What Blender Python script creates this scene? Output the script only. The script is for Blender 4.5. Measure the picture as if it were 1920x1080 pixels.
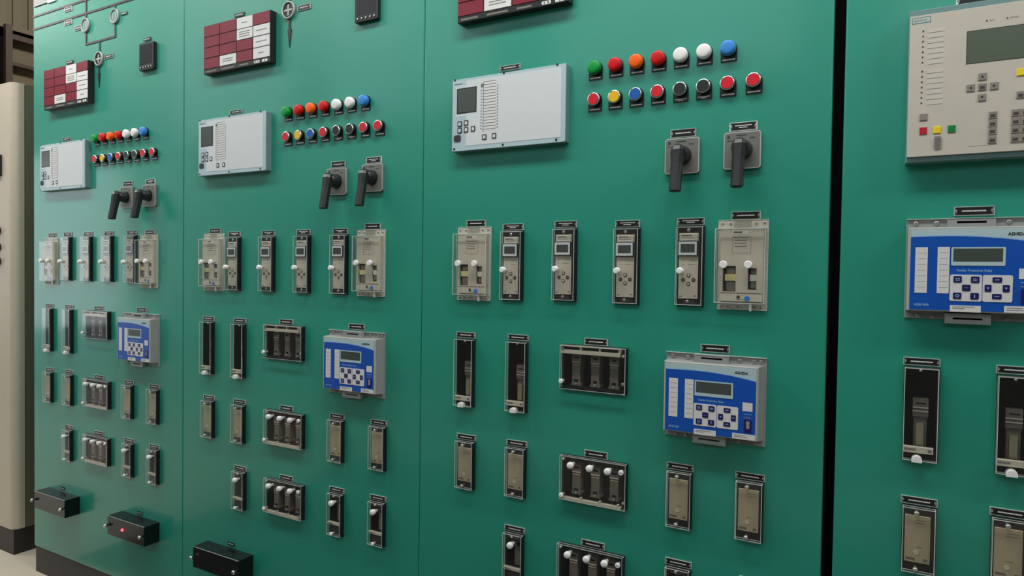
import bpy, math, random
from mathutils import Vector, Matrix
random.seed(7)
S = bpy.context.scene
for o in list(bpy.data.objects): bpy.data.objects.remove(o)
COL = S.collection

# ------------------------------------------------------------------ camera
cam = bpy.data.cameras.new('camera'); cam.sensor_width = 36.0; cam.lens = 1250.0 / 1920 * 36
cam.clip_start = 0.05; cam.clip_end = 60
co = bpy.data.objects.new('camera', cam); COL.objects.link(co)
RV = Vector((0.87432982, 0.48511214, 0.01461413)).normalized()
FV = Vector((-0.48474723, 0.87435795, -0.02276601)).normalized()
UV = RV.cross(FV).normalized()
M = Matrix.Identity(4)
for i in range(3):
    M[i][0] = RV[i]; M[i][1] = UV[i]; M[i][2] = -FV[i]
M[0][3], M[1][3], M[2][3] = 3.0764, -1.43997, 1.26406
co.matrix_world = M
S.camera = co
# ------------------------------------------------------------------ view, world, lights
S.view_settings.view_transform = 'Standard'; S.view_settings.look = 'None'
S.view_settings.gamma = 1.0; S.view_settings.use_curve_mapping = False
S.view_settings.exposure = 0.0
w = bpy.data.worlds.new('world'); S.world = w; w.use_nodes = True
w.node_tree.nodes['Background'].inputs[0].default_value = (0.75, 0.85, 1.0, 1)
w.node_tree.nodes['Background'].inputs[1].default_value = 0.6

def area(name, loc, aim, sx, sy, power, color=(1, 1, 1)):
    l = bpy.data.lights.new(name, 'AREA'); l.shape = 'RECTANGLE'; l.size = sx; l.size_y = sy
    l.energy = power; l.color = color
    o = bpy.data.objects.new(name, l); COL.objects.link(o); o.location = loc
    d = Vector(aim) - Vector(loc)
    o.rotation_euler = d.to_track_quat('-Z', 'Y').to_euler()
    return o
LAMPS = [(-2.2, -0.70, 3.05), (0.2, -0.70, 3.05), (2.6, -0.70, 3.05), (5.0, -0.70, 3.05)]
for i, p in enumerate(LAMPS):
    area('ceiling_fitting_light', (p[0], p[1], p[2] - 0.06), (p[0], p[1], 0), 1.6, 0.26, 30, (1.0, 0.985, 0.95))
area('added_doorway_light', (-5.98, -3.25, 1.55), (0, -3.25, 1.55), 1.5, 2.1, 23, (0.93, 0.97, 1.0))  # bright doorway out of view, added for the sheen on the leftmost bay
WINX = [-4.2, -1.4, 1.4, 4.2, 7.0]
for x in WINX:      # lamps added in unseen high windows, for the whitish sheen on upper panels
    area('added_window_light', (x, -4.18, 3.75), (x, 0, 3.4), 2.2, 1.7, 10, (0.88, 0.95, 1.0))
area('end_wall_fill', (-3.4, 2.3, 5.1), (-5.0, 2.6, 2.0), 1.5, 0.6, 95, (1.0, 0.95, 0.85))  # unseen fill light added behind the panels to brighten the end wall

# ------------------------------------------------------------------ materials
MATS = {}
def mat(name, col, rough=0.5, metal=0.0, var=0.06, scale=30.0, bump=0.0, bscale=200.0, spec=0.5, emit=None, coat=0.0):
    m = bpy.data.materials.new(name); m.use_nodes = True
    nt = m.node_tree; b = nt.nodes['Principled BSDF']
    b.inputs['Roughness'].default_value = rough; b.inputs['Metallic'].default_value = metal
    b.inputs['Specular IOR Level'].default_value = spec
    if coat: b.inputs['Coat Weight'].default_value = coat; b.inputs['Coat Roughness'].default_value = 0.12
    tc = nt.nodes.new('ShaderNodeTexCoord')
    nz = nt.nodes.new('ShaderNodeTexNoise'); nz.inputs['Scale'].default_value = scale; nz.inputs['Detail'].default_value = 3
    nt.links.new(tc.outputs['Object'], nz.inputs['Vector'])
    mx = nt.nodes.new('ShaderNodeMix'); mx.data_type = 'RGBA'
    mx.inputs[6].default_value = (*[c * (1 - var) for c in col], 1); mx.inputs[7].default_value = (*[min(1, c * (1 + var)) for c in col], 1)
    nt.links.new(nz.outputs['Fac'], mx.inputs[0]); nt.links.new(mx.outputs[2], b.inputs['Base Color'])
    if bump:
        n2 = nt.nodes.new('ShaderNodeTexNoise'); n2.inputs['Scale'].default_value = bscale; n2.inputs['Detail'].default_value = 2
        nt.links.new(tc.outputs['Object'], n2.inputs['Vector'])
        bp = nt.nodes.new('ShaderNodeBump'); bp.inputs['Strength'].default_value = bump; bp.inputs['Distance'].default_value = 0.001
        nt.links.new(n2.outputs['Fac'], bp.inputs['Height']); nt.links.new(bp.outputs['Normal'], b.inputs['Normal'])
    if emit:
        b.inputs['Emission Color'].default_value = (*emit[:3], 1); b.inputs['Emission Strength'].default_value = emit[3]
    MATS[name] = m
    return m
def L(r, g, b):       # sRGB 0-255 -> linear
    f = lambda c: (c / 255) / 12.92 if c / 255 <= 0.04045 else ((c / 255 + 0.055) / 1.055) ** 2.4
    return (f(r), f(g), f(b))
def clear(name, tint, gl=0.5, rough=0.05, haze=0.0, hcol=(0.72, 0.72, 0.66)):
    m = bpy.data.materials.new(name); m.use_nodes = True; nt = m.node_tree
    for n in list(nt.nodes): nt.nodes.remove(n)
    out = nt.nodes.new('ShaderNodeOutputMaterial')
    tr = nt.nodes.new('ShaderNodeBsdfTransparent'); tr.inputs[0].default_value = (*tint, 1)
    g = nt.nodes.new('ShaderNodeBsdfGlossy'); g.inputs['Roughness'].default_value = rough
    fr = nt.nodes.new('ShaderNodeFresnel')
    ge = nt.nodes.new('ShaderNodeNewGeometry'); mi = nt.nodes.new('ShaderNodeMapRange')   # same index of refraction on both sides of a thin sheet
    mi.inputs[3].default_value = 1.49; mi.inputs[4].default_value = 1 / 1.49
    nt.links.new(ge.outputs['Backfacing'], mi.inputs[0]); nt.links.new(mi.outputs[0], fr.inputs['IOR'])
    mu = nt.nodes.new('ShaderNodeMath'); mu.operation = 'MULTIPLY'; mu.inputs[1].default_value = gl
    nt.links.new(fr.outputs[0], mu.inputs[0])
    mx = nt.nodes.new('ShaderNodeMixShader')
    nt.links.new(mu.outputs[0], mx.inputs[0]); nt.links.new(tr.outputs[0], mx.inputs[1]); nt.links.new(g.outputs[0], mx.inputs[2])
    last = mx
    if haze:
        df = nt.nodes.new('ShaderNodeBsdfDiffuse'); df.inputs[0].default_value = (*hcol, 1)
        nz = nt.nodes.new('ShaderNodeTexNoise'); nz.inputs['Scale'].default_value = 60
        m2 = nt.nodes.new('ShaderNodeMath'); m2.operation = 'MULTIPLY'; m2.inputs[1].default_value = haze * 2
        nt.links.new(nz.outputs['Fac'], m2.inputs[0])
        mh = nt.nodes.new('ShaderNodeMixShader'); nt.links.new(m2.outputs[0], mh.inputs[0])
        nt.links.new(mx.outputs[0], mh.inputs[1]); nt.links.new(df.outputs[0], mh.inputs[2]); last = mh
    nt.links.new(last.outputs[0], out.inputs[0])
    MATS[name] = m
    return m
mat('green_paint', (0.018, 0.292, 0.203), 0.40, var=0.05, scale=2.0, bump=0.30, bscale=40, spec=0.5, coat=0.5)
mat('black_plinth', L(44, 40, 40), 0.5, bump=0.1)
mat('beige_paint', L(198, 186, 166), 0.38, bump=0.08, bscale=120)
mat('olive_steel', L(112, 110, 92), 0.45)
mat('black_plastic', L(26, 27, 27), 0.38)
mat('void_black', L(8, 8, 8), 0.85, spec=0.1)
mat('black_gloss', L(15, 16, 17), 0.22)
mat('near_black', L(33, 33, 33), 0.3)
mat('handle_black', L(34, 35, 36), 0.36)
mat('beige_plastic', L(196, 189, 170), 0.4)
mat('dull_beige', L(172, 160, 128), 0.5)
mat('beige_light', L(212, 207, 192), 0.4)
mat('mechanism_grey', L(112, 104, 94), 0.45)
mat('mechanism_dark', L(48, 44, 40), 0.5)
mat('brass', L(176, 168, 140), 0.3, metal=0.45)
mat('silver', L(205, 205, 200), 0.25, metal=0.9)
mat('screw_metal', L(190, 190, 180), 0.32, metal=0.6)
mat('edge_clear', L(205, 210, 205), 0.25, spec=0.8)
mat('grey_plate', L(116, 117, 111), 0.42)
mat('grey_housing', L(150, 152, 150), 0.42)
mat('plate_frame', L(178, 182, 176), 0.35)
mat('white_plastic', L(244, 244, 241), 0.3)
mat('white_print', L(225, 225, 220), 0.5)
mat('grey_print', L(110, 110, 105), 0.5)
mat('dark_print', L(60, 60, 60), 0.5)
mat('relay_silver', L(178, 202, 208), 0.38)
mat('relay_white', L(214, 220, 221), 0.42, var=0.02)
mat('siemens_beige', L(196, 190, 176), 0.45)
mat('siemens_strip', L(202, 197, 184), 0.45)
mat('siemens_frame', L(110, 142, 142), 0.4)
mat('teal_print', L(60, 140, 150), 0.5)
mat('lcd_dark', L(72, 80, 74), 0.25)
mat('lcd_olive', L(84, 94, 78), 0.3)
mat('relay_blue', L(16, 82, 178), 0.35)
mat('light_blue', L(150, 190, 225), 0.4)
mat('key_navy', L(34, 28, 92), 0.35)
mat('maroon_cell', L(128, 26, 44), 0.28)
mat('white_cell', L(222, 222, 220), 0.35)
mat('mimic_maroon', L(52, 24, 28), 0.4)
mat('lamp_green', L(0, 150, 60), 0.34, spec=0.4); mat('lamp_red', L(205, 4, 10), 0.34, spec=0.4)
mat('lamp_orange', L(255, 100, 0), 0.34, spec=0.4); mat('lamp_white', L(242, 240, 238), 0.22)
mat('lamp_blue', L(60, 140, 220), 0.34, spec=0.4)
mat('cap_red', L(215, 20, 40), 0.35); mat('cap_yellow', L(235, 185, 15), 0.35); mat('cap_blue', L(15, 90, 175), 0.35)
mat('cap_black', L(34, 38, 40), 0.35); mat('dot_blue', L(50, 120, 215), 0.35); mat('yellow_block', L(212, 205, 140), 0.4)
mat('grey_key', L(135, 130, 120), 0.45); mat('key_red', L(190, 20, 45), 0.4); mat('key_yellow', L(240, 210, 20), 0.4); mat('key_green', L(15, 125, 60), 0.4)
mat('led_red', (0.6, 0.02, 0.02), 0.3, emit=(1.0, 0.08, 0.1, 2.5))
mat('floor_epoxy', L(214, 203, 184), 0.35, var=0.1, scale=3)
mat('rubber', L(58, 60, 60), 0.7)  # dark colour of the added mat, keeps floor bounce low
mat('wall_brown', L(112, 102, 80), 0.6, var=0.1, scale=1.5)
mat('wall_light', L(200, 200, 195), 0.7); mat('wall_low_dark', L(70, 80, 78), 0.6)
mat('steel_dark', L(72, 60, 52), 0.55)
mat('ceiling_sheet', L(130, 130, 124), 0.7)
mat('fitting_white', L(230, 230, 228), 0.4)
clear('clear_cover', (0.975, 0.98, 0.975), 0.85, 0.07, haze=0.02)
clear('frosted_base', (0.9, 0.9, 0.85), 1.0, 0.12, haze=0.9, hcol=(0.62, 0.60, 0.50))
clear('clear_holder', (0.88, 0.90, 0.88), 1.0, 0.12, haze=0.45)

# ------------------------------------------------------------------ mesh builder (x right, d = distance out of the panel, z up)
class MB:
    def __init__(s, ox=0.0, oz=0.0):
        s.v = []; s.f = []; s.m = []; s.sm = []; s.names = []; s.ox = ox; s.oz = oz
    def mi(s, m):
        if m not in s.names: s.names.append(m)
        return s.names.index(m)
    def P(s, x, d, z):
        s.v.append((x - s.ox, -d, z - s.oz)); return len(s.v) - 1
    def F(s, idx, m, smooth=False):
        s.f.append(tuple(idx)); s.m.append(s.mi(m)); s.sm.append(smooth)
    def prism(s, pts, d0, d1, m, side=None, smooth=False, bev=0.0):
        # pts: counter-clockwise seen from the front; d1 is the front face
        n = len(pts)
        b = [s.P(x, d0, z) for x, z in pts]
        if bev:
            cx = sum(p[0] for p in pts) / n; cz = sum(p[1] for p in pts) / n
            w2 = max(abs(p[0] - cx) for p in pts); h2 = max(abs(p[1] - cz) for p in pts)
            mid = [s.P(x, d1 - bev, z) for x, z in pts]
            f = [s.P(cx + (x - cx) * (1 - bev / w2), d1, cz + (z - cz) * (1 - bev / h2)) for x, z in pts]
            for i in range(n):
                j = (i + 1) % n
                s.F((b[i], b[j], mid[j], mid[i]), side or m, smooth)
                s.F((mid[i], mid[j], f[j], f[i]), side or m, smooth)
        else:
            f = [s.P(x, d1, z) for x, z in pts]
            for i in range(n):
                j = (i + 1) % n
                s.F((b[i], b[j], f[j], f[i]), side or m, smooth)
        s.F(f, m); s.F(b[::-1], side or m)
    def box(s, x0, x1, z0, z1, d0, d1, m, side=None, bev=0.0):
        s.prism([(x0, z0), (x1, z0), (x1, z1), (x0, z1)], d0, d1, m, side, bev=bev)
    def rbox(s, x0, x1, z0, z1, d0, d1, m, r=0.003, side=None, bev=0.0, seg=4):
        pts = []
        for cx, cz, a0 in ((x1 - r, z0 + r, -90), (x1 - r, z1 - r, 0), (x0 + r, z1 - r, 90), (x0 + r, z0 + r, 180)):
            for k in range(seg + 1):
                a = math.radians(a0 + 90 * k / seg); pts.append((cx + r * math.cos(a), cz + r * math.sin(a)))
        s.prism(pts, d0, d1, m, side, bev=bev)
    def lathe(s, cx, cz, prof, m, seg=20, cap=True, capm=None):
        rings = []
        for r, d in prof:
            rings.append([s.P(cx + r * math.cos(2 * math.pi * k / seg), d, cz + r * math.sin(2 * math.pi * k / seg)) for k in range(seg)])
        for a, b in zip(rings, rings[1:]):
            for k in range(seg):
                j = (k + 1) % seg
                s.F((a[k], a[j], b[j], b[k]), m, True)
        if cap: s.F(rings[-1], capm or m)
        s.F(rings[0][::-1], m)
    def cyl(s, cx, cz, r, d0, d1, m, seg=16, bev=0.0):
        s.lathe(cx, cz, [(r, d0), (r, d1 - bev), (r - bev, d1)] if bev else [(r, d0), (r, d1)], m, seg)
    def rot_cyl(s, p0, p1, r0, r1, m, seg=12):   # free cylinder between (x,d,z) points
        a = Vector((p0[0], -p0[1], p0[2])); b = Vector((p1[0], -p1[1], p1[2])); ax = (b - a).normalized()
        u = ax.orthogonal().normalized(); v = ax.cross(u)
        R = []
        for c, r in ((a, r0), (b, r1)):
            ring = []
            for k in range(seg):
                q = c + r * (math.cos(2 * math.pi * k / seg) * u + math.sin(2 * math.pi * k / seg) * v)
                s.v.append((q.x - s.ox, q.y, q.z - s.oz)); ring.append(len(s.v) - 1)
            R.append(ring)
        for k in range(seg):
            j = (k + 1) % seg; s.F((R[0][k], R[0][j], R[1][j], R[1][k]), m, True)
        s.F(R[1], m); s.F(R[0][::-1], m)
    def text(s, txt, x, z, size, d, m, xs=1.0, align='LEFT', bold=0.0):
        c = bpy.data.curves.new('t', 'FONT'); c.offset = bold; c.body = txt; c.size = size; c.align_x = align; c.resolution_u = 2
        o = bpy.data.objects.new('t', c); COL.objects.link(o)
        bpy.context.view_layer.update()
        me = bpy.data.meshes.new_from_object(o.evaluated_get(bpy.context.evaluated_depsgraph_get()))
        base = len(s.v)
        for v in me.vertices: s.P(x + v.co.x * xs, d, z + v.co.y)
        for p in me.polygons: s.F([base + i for i in p.vertices], m)
        bpy.data.objects.remove(o); bpy.data.meshes.remove(me); bpy.data.curves.remove(c)
    def dashes(s, x0, x1, z, h, d, m, gap=0.0007, wmin=0.0012, wmax=0.0035, seed=1):
        # a line of print too small to read: short strokes of the print's colour
        rr = random.Random(seed); x = x0
        while x < x1:
            wd = min(rr.uniform(wmin, wmax), x1 - x)
            s.box(x, x + wd, z - h / 2, z + h / 2, d, d + 0.0002, m); x += wd + gap
    def build(s, name, parent=None):
        me = bpy.data.meshes.new(name); me.from_pydata(s.v, [], s.f)
        for n in s.names: me.materials.append(MATS[n])
        me.polygons.foreach_set('material_index', s.m); me.polygons.foreach_set('use_smooth', s.sm)
        me.update()
        o = bpy.data.objects.new(name, me); COL.objects.link(o)
        if parent: o.parent = parent
        return o

def tag(o, label, cat, group=None):
    o['label'] = label; o['category'] = cat
    if group: o['group'] = group
    return o
def root(name, x, z, label, cat, group=None, y=0.0):
    o = bpy.data.objects.new(name, None); COL.objects.link(o); o.location = (x, y, z); o.empty_display_size = 0.02
    return tag(o, label, cat, group)
def struct(o):
    o['kind'] = 'structure'; return o
def copy_tree(o, parent=None):
    c = o.copy(); COL.objects.link(c)
    if parent: c.parent = parent
    for ch in o.children: copy_tree(ch, c)
    return c
PROTO = {}
def place(key, maker, x, z, label, cat, group):
    """build the thing once, afterwards copy it with all its parts"""
    if key not in PROTO:
        PROTO[key] = maker(); o = PROTO[key]
    else:
        o = copy_tree(PROTO[key])
    o.location = (x, 0, z); tag(o, label, cat, group)
    return o
def empty(name):
    o = bpy.data.objects.new(name, None); COL.objects.link(o); o.empty_display_size = 0.02
    return o

# ------------------------------------------------------------------ the hall
def wbox(mb, x0, x1, y0, y1, z0, z1, m):
    mb.box(x0, x1, z0, z1, -y1, -y0, m)
b = MB(); wbox(b, -6.2, 9, -4.2, 6.2, -0.1, 0, 'floor_epoxy'); struct(b.build('floor'))
b = MB(); wbox(b, -6.2, 9, -4.2, 6.2, 5.2, 5.3, 'ceiling_sheet'); struct(b.build('ceiling'))
b = MB(); wbox(b, -6.2, 9, 6.2, 6.35, 0, 5.2, 'wall_light'); struct(b.build('wall_back'))
b = MB(); wbox(b, 9, 9.15, -4.2, 6.2, 0, 5.2, 'wall_light'); struct(b.build('wall_right'))
b = MB(); wbox(b, -6.2, 9, -4.35, -4.2, 0, 2.2, 'wall_low_dark'); wbox(b, -6.2, 9, -4.35, -4.2, 2.2, 2.9, 'wall_light'); wbox(b, -6.2, 9, -4.35, -4.2, 4.6, 5.2, 'wall_light')  # unseen lower wall made dark to cut bounce and reflections low on the panels
e = -6.2
for x in WINX: wbox(b, e, x - 1.1, -4.35, -4.2, 2.9, 4.6, 'wall_light'); e = x + 1.1
wbox(b, e, 9, -4.35, -4.2, 2.9, 4.6, 'wall_light'); struct(b.build('wall_front'))
for i, x in enumerate(WINX):
    b = MB()
    for (x0, x1, z0, z1) in ((x - 1.1, x + 1.1, 2.9, 2.96), (x - 1.1, x + 1.1, 4.54, 4.6), (x - 1.1, x - 1.04, 2.96, 4.54), (x + 1.04, x + 1.1, 2.96, 4.54), (x - .03, x + .03, 2.96, 4.54)): wbox(b, x0, x1, -4.33, -4.27, z0, z1, 'steel_dark')
    struct(b.build('window_%d' % (i + 1)))  # frames of the added windows, out of view
b = MB()          # end wall: profiled sheeting with an unseen doorway added near its front end for its light
for (y0, y1, z0, z1) in ((-4.2, -4.05, 0, 5.2), (-4.05, -2.45, 2.65, 5.2), (-2.45, 6.2, 0, 5.2)):
    wbox(b, -6.2, -6.05, y0, y1, z0, z1, 'wall_brown')
k = 1.0
while k < 6.1:
    b.prism([(0, 0)] * 0 or [(-6.05, 4.1), (-6.02, 4.1), (-6.02, 5.2), (-6.05, 5.2)], -(k + 0.10), -k, 'wall_brown'); k += 0.165
struct(b.build('wall_left'))
def wthing(name, label, cat, boxes, group=None):
    mb = MB()
    for q in boxes: wbox(mb, *q)
    return tag(mb.build(name), label, cat, group)
wthing('roof_beam', 'brown steel rail running along the far wall above the beige cabinet', 'beam',
       [(-6.02, -5.90, 0.2, 6.1, 3.98, 4.02, 'steel_dark'), (-6.02, -5.98, 0.2, 6.1, 4.02, 4.10, 'wall_brown'), (-5.94, -5.90, 0.2, 6.1, 3.92, 4.02, 'steel_dark')])
wthing('steel_column', 'dull brown steel column against the far wall, seen above the beige cabinet', 'column',
       [(-6.02, -5.90, 2.30, 2.50, 0, 4.03, 'void_black'), (-5.90, -5.84, 2.495, 2.565, 0, 4.06, 'steel_dark')])  # black box beside the column paints in a dark void
wthing('roof_beam', 'lower brown steel rail on the far wall, just over the beige cabinet', 'beam',
       [(-6.02, -5.92, 2.6, 6.1, 3.62, 3.66, 'steel_dark')])
for i, p in enumerate(LAMPS):
    mb = MB(); wbox(mb, p[0] - 0.8, p[0] + 0.8, p[1] - 0.18, p[1] + 0.18, p[2] - 0.04, p[2] + 0.05, 'fitting_white')
    tag(mb.build('ceiling_lamp'), 'long white ceiling lamp hanging over the aisle, %s along the row' % ['first', 'second', 'third', 'fourth'][i], 'lamp', 'aisle ceiling lamps')
b = MB()
for p in LAMPS:
    for dx in (-0.6, 0.6): wbox(b, p[0] + dx - 0.006, p[0] + dx + 0.006, p[1] - 0.006, p[1] + 0.006, p[2] + 0.05, 5.2, 'steel_dark')
struct(b.build('trim_1'))

wthing('added_dark_mat', 'unseen dark ribbed mat added before the green cabinets to cut floor bounce', 'mat',
       [(0.05, 4.4, -2.1, -0.16, 0, .004, 'rubber')] + [(0.05, 4.4, -2.08 + k * .06, -2.06 + k * .06, .004, .006, 'rubber') for k in range(32)])  # mat added out of view so the lower panels get less floor bounce

# ------------------------------------------------------------------ measured positions (metres) of the nameplates over each device
TAB = {
 'arL': [(0.1794, 1.3873), (1.165, 1.387), (2.1721, 1.3881)],
 'tm1': [(0.2913, 1.3890), (1.2600, 1.3750), (2.2794, 1.3771)],
 'tm2': [(0.4312, 1.3888), (1.4154, 1.3755), (2.421, 1.3805)],
 'tm3': [(0.5674, 1.3890), (1.566, 1.3760), (2.5735, 1.3783)],
 'tm4': [(0.7096, 1.3890), (1.7124, 1.3765), (2.715, 1.3796)],
 'arR': [(0.8165, 1.3884), (1.8322, 1.3878), (2.8278, 1.3895)],
 'ta1': [(0.1571, 1.1053), (1.1348, 1.0988), (2.1453, 1.1027), (3.1442, 1.1114)],
 'ta2': [(0.3005, 1.1064), (1.2872, 1.099), (2.2981, 1.1056), (3.2853, 1.1074)],
 'trA': [(0.5022, 1.1079), (1.4958, 1.1048), (2.5026, 1.1074)],
 'ash': [(0.7692, 1.1125), (1.7771, 1.1048), (2.7717, 1.1102), (3.2169, 1.3863)],
 'sm1': [(0.1585, 0.8486), (1.1392, 0.8372), (2.151, 0.8397), (3.1462, 0.853)],
 'sm2': [(0.3022, 0.8511), (1.288, 0.8389), (2.2988, 0.8438), (3.282, 0.8558)],
 'trB': [(0.5042, 0.8481), (1.4995, 0.8411), (2.5075, 0.8464)],
 'sm3': [(0.6949, 0.8466), (1.7062, 0.8409), (2.7029, 0.8481)],
 'sm4': [(0.8446, 0.8454), (1.8613, 0.842), (2.8479, 0.8505)],
 'lv1': [(0.3001, 0.6334), (1.2935, 0.6257), (2.2962, 0.6302)],
 'trC': [(0.5026, 0.6355), (1.5005, 0.6275), (2.5037, 0.6355)],
 'lv2': [(0.697, 0.6344), (1.7066, 0.6268), (2.7031, 0.6373)],
 'lv3': [(0.8455, 0.6327), (1.8612, 0.6301), (2.860, 0.633)],
 'sw1': [(0.6849, 1.5649), (1.7019, 1.5675), (2.6951, 1.5694)],
 'sw2': [(0.8189, 1.5655), (1.8337, 1.5707), (2.8191, 1.5722)],
 'wht': [(0.2841, 1.7599), (1.2631, 1.764), (2.2645, 1.7687)],
}
HOLE = {'ta1': (-.0245, .0265, -.180, -.013), 'ta2': (-.0245, .0265, -.180, -.013),
        'trA': (-.079, .075, -.108, -.031), 'trB': (-.080, .073, -.106, -.015), 'trC': (-.080, .073, -.106, -.015),
        'lv1': (-.020, .022, -.091, -.024), 'lv2': (-.020, .022, -.091, -.024), 'lv3': (-.020, .022, -.091, -.024)}
BAYN = ['first bay from the left', 'second bay from the left', 'third bay from the left', 'rightmost cabinet']
BAYS = [(0.035, 0.9993), (1.0007, 2.0015), (2.0030, 2.984), (3.0045, 3.98)]

# ------------------------------------------------------------------ cabinets
def cabinet(i):
    x0, x1 = BAYS[i]; zb, zt = 0.108, 2.45
    r = root('control_cabinet', (x0 + x1) / 2, 0, 'tall green control cabinet, ' +
             ['leftmost of the row, beside the beige cabinet', 'second from the left in the row', 'third from the left, just left of the wide black gap', 'at the right edge, right of the wide black gap'][i],
             'cabinet', 'green control cabinets')
    cx = (x0 + x1) / 2
    holes = []
    for k, h in HOLE.items():
        if i < len(TAB[k]):
            X, Z = TAB[k][i]; holes.append((X + h[0], X + h[1], Z + h[2], Z + h[3]))
    e = 0.003
    xs = sorted(set([x0, x0 + .001, x0 + e, x1 - e, x1 - .001, x1] + [v for h in holes for v in h[:2]]))
    zs = sorted(set([zb, zb + .001, zb + e, zt] + [v for h in holes for v in h[2:]]))
    mb = MB(cx, 0)
    def dep(x, z):
        d = 0
        for t in (x - x0, x1 - x, z - zb):
            if t < 1e-6: d = min(d, -e)
            elif t < .0011: d = min(d, -.0009)
        return d
    g = [[mb.P(x, dep(x, z), z) for z in zs] for x in xs]
    for a in range(len(xs) - 1):
        for c in range(len(zs) - 1):
            mx, mz = (xs[a] + xs[a + 1]) / 2, (zs[c] + zs[c + 1]) / 2
            if any(h[0] < mx < h[1] and h[2] < mz < h[3] for h in holes): continue
            mb.F((g[a][c], g[a + 1][c], g[a + 1][c + 1], g[a][c + 1]), 'green_paint')
    for col, sgn in ((0, 1), (-1, -1)):
        X = xs[col]
        q = [mb.P(X, -e, zb), mb.P(X, -e, zt), mb.P(X, -.03, zt), mb.P(X, -.03, zb)]
        mb.F(q if sgn > 0 else q[::-1], 'green_paint')
    q = [mb.P(x0, -e, zb), mb.P(x0, -.03, zb), mb.P(x1, -.03, zb), mb.P(x1, -e, zb)]; mb.F(q, 'green_paint')
    mb.build('front_panel', r)
    mb = MB(cx, 0)      # carcass: sides, back and top
    mb.box(x0 + .0005, x0 + .012, zb, zt, -.8, -.031, 'green_paint'); mb.box(x1 - .012, x1 - .0005, zb, zt, -.8, -.031, 'green_paint')
    mb.box(x0 + .012, x1 - .012, zb, zt, -.8, -.79, 'green_paint'); mb.box(x0 + .012, x1 - .012, zt - .01, zt, -.79, -.031, 'green_paint')
    mb.build('carcass', r)
    mb = MB(cx, 0); mb.box(x0 + .002, x1 - .0005, 0, zb - .0005, -.8, -.004, 'black_plinth', bev=.003); mb.build('plinth', r)
    if i == 3:
        mb = MB(cx, 0); mb.box(x0 - .0195, x0 - .0008, 0.0, zt, -.16, -.03, 'void_black'); mb.build('gap_dark_fill', r)  # black filler stands in for the dark inside of the gap
    return r
for i in range(4): cabinet(i)

# beige cabinet at the left edge
bx0, bx1, by = -1.15, -0.21, 0.034
r = root('beige_cabinet', (bx0 + bx1) / 2, 0, 'beige painted cabinet on a black plinth at the left edge, beyond the green row', 'cabinet', y=by)
ox = (bx0 + bx1) / 2
mb = MB(ox, 0)
pts = [(bx1, 0.108)]
# shell with a rounded vertical corner: plan outline extruded in z
def plan_prism(mb, plan, z0, z1, m):
    n = len(plan)
    lo = [mb.P(x, d, z0) for x, d in plan]; hi = [mb.P(x, d, z1) for x, d in plan]
    for k in range(n):
        j = (k + 1) % n; mb.F((lo[k], lo[j], hi[j], hi[k]), m, False)
    mb.F(hi, m); mb.F(lo[::-1], m)
arc = [(bx1 - .030 + .030 * math.sin(a), -.030 + .030 * math.cos(a)) for a in [math.pi / 2 * k / 6 for k in range(7)]]
plan_prism(mb, [(bx0, -.046), (bx1, -.046)] + arc[::-1] + [(bx0, 0)], 0.108, 2.055, 'beige_paint')
mb.build('door', r)
mb = MB(ox, 0); plan_prism(mb, [(bx0, -.8), (bx1, -.8), (bx1, -.0495), (bx0, -.0495)], 0.108, 2.055, 'olive_steel'); mb.build('carcass', r)
mb = MB(ox, 0); plan_prism(mb, [(bx0, -.8), (bx1 + .001, -.8), (bx1 + .001, -.001), (bx0, -.001)], 0.0, 0.107, 'black_plinth'); mb.build('plinth', r)
mb = MB(ox, 0); mb.rbox(-.60, -.2985, 1.655, 1.748, 0, .012, 'black_plastic', .004); mb.build('meter_window', r)
for z, m in ((1.417, 'cap_red'), (1.345, 'near_black'), (1.282, 'near_black')):
    mb = MB(ox, 0); mb.cyl(-.325, z, .017, 0, .008, 'near_black'); mb.cyl(-.325, z, .013, .008, .02, m); mb.build('push_button', r)

# ------------------------------------------------------------------ nameplates
def nameplate(lines, w=.058, h=.0155, frame=True, white=False):
    def mk():
        o = empty('nameplate'); hw, hh = w / 2, h / 2
        if frame:
            mb = MB(); mb.box(-hw, hw, -hh, hh, 0, .0016, 'white_cell' if white else 'clear_holder')
            for (a, b_, c, d) in ((-hw, hw, hh - .0009, hh), (-hw, hw, -hh, -hh + .0007), (-hw, -hw + .0009, -hh, hh), (hw - .0009, hw, -hh, hh)):
                mb.box(a, b_, c, d, .0016, .0024, 'edge_clear' if not white else 'white_plastic')
            mb.build('holder', o)
        k = .0035
        mb = MB(); a, c = hw - .002, hh - .0018
        mb.prism([(-a, -c), (a, -c), (a - k, -c * .35), (a - k, c * .35), (a, c), (-a, c), (-a + k, c * .35), (-a + k, -c * .35)], .0018, .0028, 'black_plastic')
        for q in range(lines):
            z = 0 if lines == 1 else (.0019 - q * .0038)
            lw = (hw * .60) if q == 0 else hw * .3
            mb.dashes(-lw, lw, z, .0017 if lines > 1 else .0022, .0029, 'white_print' if not white else 'white_plastic', gap=.0005, seed=lines * 3 + q)
        mb.build('black_plate', o)
        if frame:
            for sx in (-1, 1):
                mb = MB(); mb.cyl(sx * (a - .0012), 0, .0019, .0018, .0034, 'screw_metal', 8); mb.build('screw', o)
        return o
    return mk
def np_(x, z, what, lines=1, w=.058, h=.0155, frame=True, white=False, grp='device nameplates'):
    return place(('np', lines, w, h, frame, white), nameplate(lines, w, h, frame, white), x, z, 'small black nameplate ' + what, 'nameplate', grp)

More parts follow.
